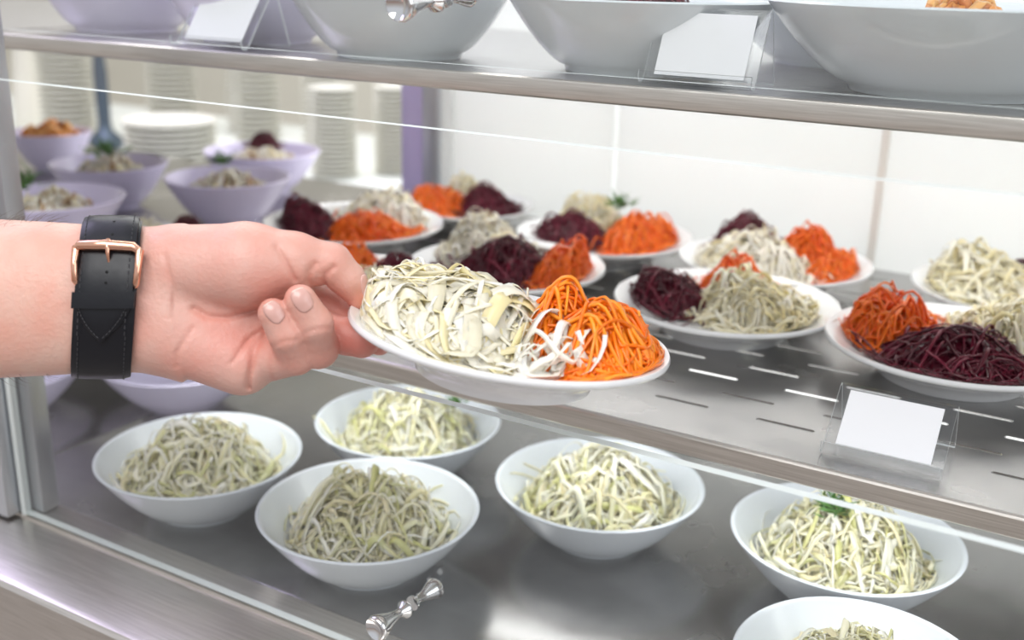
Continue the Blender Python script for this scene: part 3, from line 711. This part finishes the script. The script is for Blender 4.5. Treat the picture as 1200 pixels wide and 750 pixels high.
def surface_nets(fn, lo, hi, h):
    ax = [np.arange(lo[i], hi[i]+h, h, dtype=np.float32) for i in range(3)]
    nx, ny, nz = map(len, ax); G = np.empty((nx, ny, nz), np.float32)
    for i in range(0, nx, 24):
        X_, Y_, Z_ = np.meshgrid(ax[0][i:i+24], ax[1], ax[2], indexing='ij'); G[i:i+24] = fn(np.stack([X_, Y_, Z_], -1))
    S = G < 0; cnt = np.zeros((nx-1, ny-1, nz-1), np.int16); acc = np.zeros((nx-1, ny-1, nz-1, 3), np.float32)
    corners = [(i, j, k) for i in (0, 1) for j in (0, 1) for k in (0, 1)]
    def sl(c, A): return A[c[0]:c[0]+nx-1, c[1]:c[1]+ny-1, c[2]:c[2]+nz-1]
    for a in corners:
        for axi in range(3):
            if a[axi]: continue
            b = list(a); b[axi] = 1; ga, gb = sl(a, G), sl(b, G); cr = sl(a, S) != sl(b, S)
            t = np.where(cr, ga/np.where(cr, ga-gb, 1), 0)
            for q in range(3): acc[..., q] += np.where(cr, a[q] + (t if q == axi else 0), 0)
            cnt += cr
    act = cnt > 0; idx = -np.ones(act.shape, np.int64); idx[act] = np.arange(act.sum())
    I = np.argwhere(act); V = (I + acc[act]/cnt[act][:, None])*h + np.array(lo)
    F = []
    for axi in range(3):
        s0 = [slice(1, -1)]*3; s0[axi] = slice(0, -1); s1 = [slice(1, -1)]*3; s1[axi] = slice(1, None)
        A, B = S[tuple(s0)], S[tuple(s1)]; b_, c_ = [(1, 2), (2, 0), (0, 1)][axi]
        for sign, M in ((0, A & ~B), (1, ~A & B)):
            c = np.argwhere(M)
            if not len(c): continue
            off = np.ones(3, int); off[axi] = 0; c = c+off
            def g(db, dc):
                q = c.copy(); q[:, b_] += db; q[:, c_] += dc; return idx[q[:, 0], q[:, 1], q[:, 2]]
            f = np.stack([g(-1, -1), g(0, -1), g(0, 0), g(-1, 0)], 1)
            F.append(f if sign == 0 else f[:, ::-1])
    return V, np.concatenate(F)
HV, HF = surface_nets(hand_sdf, (-424, 222, -104), (470, 488, 108), 2.0)
for it in range(2):                                                  # light smoothing
    acc = np.zeros_like(HV); n_ = np.zeros(len(HV))
    for a in range(4):
        b = (a+1) % 4
        np.add.at(acc, HF[:, a], HV[HF[:, b]]); np.add.at(n_, HF[:, a], 1)
        np.add.at(acc, HF[:, b], HV[HF[:, a]]); np.add.at(n_, HF[:, b], 1)
    HV = HV*.5 + acc/n_[:, None]*.5
# true skin colour: paler forearm, redder fingertips, knuckles and palm heel
u, v, w = HV.T
tint = np.tile(np.array([.70, .43, .36]), (len(HV), 1))
def blend(mask, col):
    global tint
    m_ = np.clip(mask, 0, 1)[:, None]; tint = tint*(1-m_) + np.array(col)*m_
blend(np.clip((190-u)/80, 0, 1)*.8, (.74, .49, .40))
def blob(c, r): return np.exp(-(((HV-np.array(c))/np.array(r))**2).sum(1))
blend(blob((280, 305, -50), (55, 32, 40))*.55, (.76, .50, .44))
blend(blob((270, 400, -30), (50, 40, 40))*.55, (.74, .31, .26))
blend(blob((430, 360, 0), (22, 16, 40))*.9, (.66, .28, .20))
blend(blob((405, 345, 10), (30, 26, 60))*.6, (.66, .26, .20))
blend(blob((420, 400, 5), (40, 28, 50))*.95, (.62, .20, .16))
blend(blob((375, 410, -25), (30, 30, 40))*.4, (.74, .36, .29)); blend(blob((318, 352, -65), (18, 16, 30))*.7, (.74, .34, .27)); blend(blob((350, 338, -65), (20, 14, 30))*.7, (.74, .34, .27))
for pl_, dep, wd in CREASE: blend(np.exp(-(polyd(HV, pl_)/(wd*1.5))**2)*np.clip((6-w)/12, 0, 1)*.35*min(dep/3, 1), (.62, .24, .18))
skin = attr_mat('skin', .44, Subsurface_Weight=.10, Subsurface_Scale=.006)
skin.node_tree.nodes['Principled BSDF'].inputs['Subsurface Radius'].default_value = (1, .35, .2)
ntk = skin.node_tree; bs = ntk.nodes['Principled BSDF']
tcn = ntk.nodes.new('ShaderNodeTexCoord'); n1 = ntk.nodes.new('ShaderNodeTexNoise'); n1.inputs['Scale'].default_value = 420; n1.inputs['Detail'].default_value = 5
n2 = ntk.nodes.new('ShaderNodeTexNoise'); n2.inputs['Scale'].default_value = 38; n2.inputs['Detail'].default_value = 4
ntk.links.new(tcn.outputs['Object'], n1.inputs[0]); ntk.links.new(tcn.outputs['Object'], n2.inputs[0])
bu = ntk.nodes.new('ShaderNodeBump'); bu.inputs['Strength'].default_value = .5; bu.inputs['Distance'].default_value = .0008; ntk.links.new(n1.outputs[0], bu.inputs['Height']); ntk.links.new(bu.outputs[0], bs.inputs['Normal'])
at = [n for n in ntk.nodes if n.type == 'ATTRIBUTE'][0]
rr_ = ntk.nodes.new('ShaderNodeValToRGB'); rr_.color_ramp.elements[0].position = .35; rr_.color_ramp.elements[1].position = .65
rr_.color_ramp.elements[0].color = (1, .80, .77, 1); rr_.color_ramp.elements[1].color = (1, 1, 1, 1); ntk.links.new(n2.outputs[0], rr_.inputs[0])
mxn = ntk.nodes.new('ShaderNodeMix'); mxn.data_type = 'RGBA'; mxn.blend_type = 'MULTIPLY'; mxn.inputs[0].default_value = 1
ntk.links.new(at.outputs['Color'], mxn.inputs[6]); ntk.links.new(rr_.outputs[0], mxn.inputs[7]); ntk.links.new(mxn.outputs[2], bs.inputs['Base Color'])
person = raw('person', h2w(HV), HF[:, ::-1], skin, None, True, None, tint)
tag(person, 'bare forearm and hand from the left, wearing a watch and pinching a plate', 'person')
# nails: curved plates that follow the fingertip
nailm = mat('nail', (.66, .38, .33), .28, Coat_Weight=.4)
nailtip = mat('nail_edge', (.74, .62, .54), .35)
def nail(c, a, n, L, Wd, grow=1.0):
    c = np.array(c, float); a = np.array(a, float); n = np.array(n, float); n /= np.linalg.norm(n); a -= n*(a@n); a /= np.linalg.norm(a); b = np.cross(n, a)
    NU, NV = 15, 11; pts = []
    for i in range(NU):
        for j in range(NV):
            s = -1+2*i/(NU-1); t = -1+2*j/(NV-1)
            k = math.sqrt(max(0, 1-abs(s)**3.0*.62)) if s < 0 else math.sqrt(max(0, 1-abs(s)**3*.55))
            q = c + a*s*L/2 + b*t*Wd/2*k
            pts.append(q)
    pts = np.array(pts); c0 = c-n*22; N_ = pts-c0; N_ /= np.linalg.norm(N_, axis=1)[:, None]; out = pts + N_*14
    for _ in range(60):
        d = hand_sdf(out.astype(np.float32)[None])[0]; out -= N_*np.clip(d, -1, 4)[:, None]*.7
    S_, T_ = np.meshgrid(np.linspace(-1, 1, NU), np.linspace(-1, 1, NV), indexing='ij')
    lift = 1.3 + .5*np.clip(S_.ravel(), 0, 1) - .9*(np.abs(T_.ravel())**6) - .8*np.clip(-S_.ravel()-.8, 0, 1)*3
    o_ = out + N_*lift[:, None]; bot = o_ - N_*1.5
    V = np.concatenate([o_, bot]); F = []; m_ = NU*NV
    for i in range(NU-1):
        for j in range(NV-1):
            q = i*NV+j; F.append((q, q+NV, q+NV+1, q+1)); F.append((m_+q, m_+q+1, m_+q+NV+1, m_+q+NV))
    rim = [j for j in range(NV)] + [i*NV+NV-1 for i in range(1, NU)] + [(NU-1)*NV+j for j in range(NV-2, -1, -1)] + [i*NV for i in range(NU-2, 0, -1)]
    for x1_, x2_ in zip(rim, rim[1:]+rim[:1]): F.append((x1_, x2_, m_+x2_, m_+x1_))
    o = raw('fingernail', h2w(V), F, nailm, person, True)
    o.data.materials.append(nailtip)
    for p_ in o.data.polygons:
        idx_ = min(p_.vertices); 
        if max(q % m_ for q in p_.vertices)//NV >= NU-1: p_.material_index = 1
    o['label'] = 'pale pink fingernail'
    return o
nail((339.4, 365.6, -79), (-.60, -.74, -.2), (.10, .02, -1), 30, 23)
nail((370.2, 352.5, -78), (-.48, -.85, -.2), (.14, .0, -1), 33, 26)
nail((427.7, 344.0, 2), (.5, .85, .1), (.85, -.42, -.38), 26, 22)
# short hairs on the forearm
rg = np.random.default_rng(3); bm = bmesh.new()
for k in range(170):
    uu = -60 + 150*rg.random(); side = rg.random()
    ang = (-2.1+1.0*rg.random()) if side < .7 else rg.random()*-.9 - 2.2
    if rg.random() < .3: ang = 1.2+.9*rg.random()
    a_ = (np.interp(uu, AU, ABOT)-np.interp(uu, AU, ATOP))/2; c_ = (np.interp(uu, AU, ABOT)+np.interp(uu, AU, ATOP))/2; b_ = np.interp(uu, AU, AB)
    if 74 < uu+12 < 170: continue
    nv, nw = math.sin(ang), math.cos(ang)*-1
    base = np.array([uu, c_+a_*nv, 2+b_*nw]); nrm = np.array([0, nv/a_, nw/b_]); nrm /= np.linalg.norm(nrm)
    dr = np.array([.8, 0, 0])+nrm*.45+rg.normal(size=3)*.25; l_ = 10+10*rg.random()
    pts = [base-nrm*.5, base+dr*l_*.5, base+dr*l_+np.array([2, 0, 0])-nrm*1.5]
    tube(bm, [tuple(h2w(q)) for q in pts], [.00008, .00006, .00003], 3, False)
hr = obj('arm_hair', bm, mat('hair', (.12, .06, .03), .5), person, True); hr['kind'] = 'stuff'

# ---------------------------------------------------------------- the wrist watch
watch = empty('wrist_watch', tuple(h2w((122, 350, 0)))); tag(watch, 'black leather wrist watch strap with rose gold buckle round the wrist', 'watch')
leather = noise_to(mat('black_leather', (.005, .0055, .009), .34, 0, Specular_IOR_Level=.4), (1, 1, 1), 260, None, .25, dist=.0003, rough=(.30, .46))
stitch = mat('black_thread', (.035, .035, .04), .6); gold = mat('rose_gold', (.86, .48, .34), .16, 1)
WL = watch.location
def wv(p): return h2w(p) - np.array(WL)
WC = (350.5, 2.0)
def shell(ang, uu, lift):                      # point on the band: ang 0 faces the camera, -90deg top
    uc = uu + 2 - 90*math.sin(ang)*.075 + 57*math.cos(ang)*.36
    a_, b_ = 88.5+lift, 57.5+lift
    return (uc, WC[0]+a_*math.sin(ang), WC[1]-b_*math.cos(ang))
def band(name, a0, a1, u0, u1, l0, l1, m, n=40, taper=None, segu=8):
    V, F = [], []; 
    for i in range(n+1):
        f = i/n; an = a0+(a1-a0)*f
        c0, c1 = (u0, u1) if taper is None else taper(f)
        for j in range(segu+1):
            g = j/segu; uu = c0+(c1-c0)*g; ed = 1-abs(2*g-1)**6
            V.append(shell(an, uu, l0)); V.append(shell(an, uu, l0+(l1-l0)*(.45+.55*ed)))
    st = 2*(segu+1)
    for i in range(n):
        for j in range(segu):
            b0 = i*st+2*j
            F.append((b0+1, b0+3, b0+st+3, b0+st+1)); F.append((b0, b0+st, b0+st+2, b0+2))
        for j in (0, segu):
            b0 = i*st+2*j; F.append((b0, b0+1, b0+st+1, b0+st))
    for i in (0, n):
        for j in range(segu): b0 = i*st+2*j; F.append((b0, b0+2, b0+3, b0+1))
    bm = bmesh.new(); vs2 = [bm.verts.new(tuple(wv(p))) for p in V]
    for f in F:
        try: bm.faces.new([vs2[i] for i in f])
        except ValueError: pass
    return obj(name, bm, m, watch, True, 50)
band('lower_strap', -math.pi*.98, math.pi*.98, 88, 157, .8, 5.5, leather, 90)
# pointed upper strap lying over it from the top down to the tip
A0, A1 = -1.9, math.asin((399-350.5)/95)
def tap(f):
    k = max(0, (f-.80)/.20); h_ = 31*(1-k**1.7)+1.0; cc = 122.5; return (cc-h_, cc+h_)
band('upper_strap', A0, A1, 0, 0, 5.5, 10, leather, 60, tap)
band('keeper_loop', math.asin((344-350.5)/99), math.asin((362-350.5)/99), 88.5, 158.5, 9.5, 13.5, leather, 6)
bm = bmesh.new()
def dash(p, q): tube(bm, [tuple(wv(p)), tuple(wv(q))], .00028, 5)
for uu in (96, 149):                          # stitches on the lower strap
    for k in range(44):
        a_ = -1.75+3.5*k/44; ok = True
        if uu == 96 or True: dash(shell(a_, uu if True else 0, 5.6 if a_ > .45 else 9.2), shell(a_+.045, uu, 5.6 if a_ > .45 else 9.2))
for sgn in (-1, 1):
    for k in range(13):
        f0 = .78+.2*k/13; f1 = f0+.010
        def sp_(f): h_ = tap(f)[1]-122.5-5; return shell(A0+(A1-A0)*f, 122.5+sgn*max(h_, 0), 9.8)
        dash(sp_(f0), sp_(f1))
obj('stitching', bm, stitch, watch, True)
for vv in (263, 279, 322, 334):
    an = math.asin(max(-.999, (vv-350.5)/97)); c = np.array(shell(an, 125 if vv > 300 else 127, 9.6)); nrm = np.array([0, math.sin(an), -math.cos(an)])
    bm = bmesh.new(); tube(bm, [tuple(wv(c-nrm*2)), tuple(wv(c+nrm*.7))], [.0008, .0007], 12); obj('strap_hole', bm, mat('hole_black', (.003, .003, .003), .9), watch)
# buckle
bm = bmesh.new()
def bar(pts, r, n=10): tube(bm, [tuple(wv(p)) for p in pts], r, n)
def sv(vv, uu, l): return shell(math.asin((vv-350.5)/98), uu, l)
bar([sv(296, 89, 11), sv(294, 93, 14), sv(294.5, 122, 15), sv(296, 154, 14), sv(299, 160, 11)], [.0019, .0025, .0027, .0025, .0019], 12)
bar([sv(294, 89, 11), sv(312, 88.5, 12), sv(331, 89.5, 8), sv(334, 91, 5)], [.0021, .0016, .0016, .0012])
bar([sv(298, 160, 11), sv(316, 160, 12), sv(334, 158, 8), sv(337, 156, 5)], [.0021, .0016, .0016, .0012])
obj('buckle_frame', bm, gold, watch, True, 60)
bm = bmesh.new(); bar([sv(310, 126, 9), sv(304, 126, 14), sv(296, 126, 18.5), sv(290, 126, 17)], [.0006, .0009, .0013, .0012]); obj('buckle_pin', bm, gold, watch, True, 60)
cs = obj('watch_case', lathe_bm([(0, 0), (.017, 0), (.019, .0015), (.0195, .006), (.018, .0085), (0, .0088)], 48), gold, watch, True, 40)
cs.location = wv((122, 350, 64)); d_ = Vector(RC[:, 2]); cs.rotation_euler = d_.to_track_quat('Z', 'Y').to_euler()
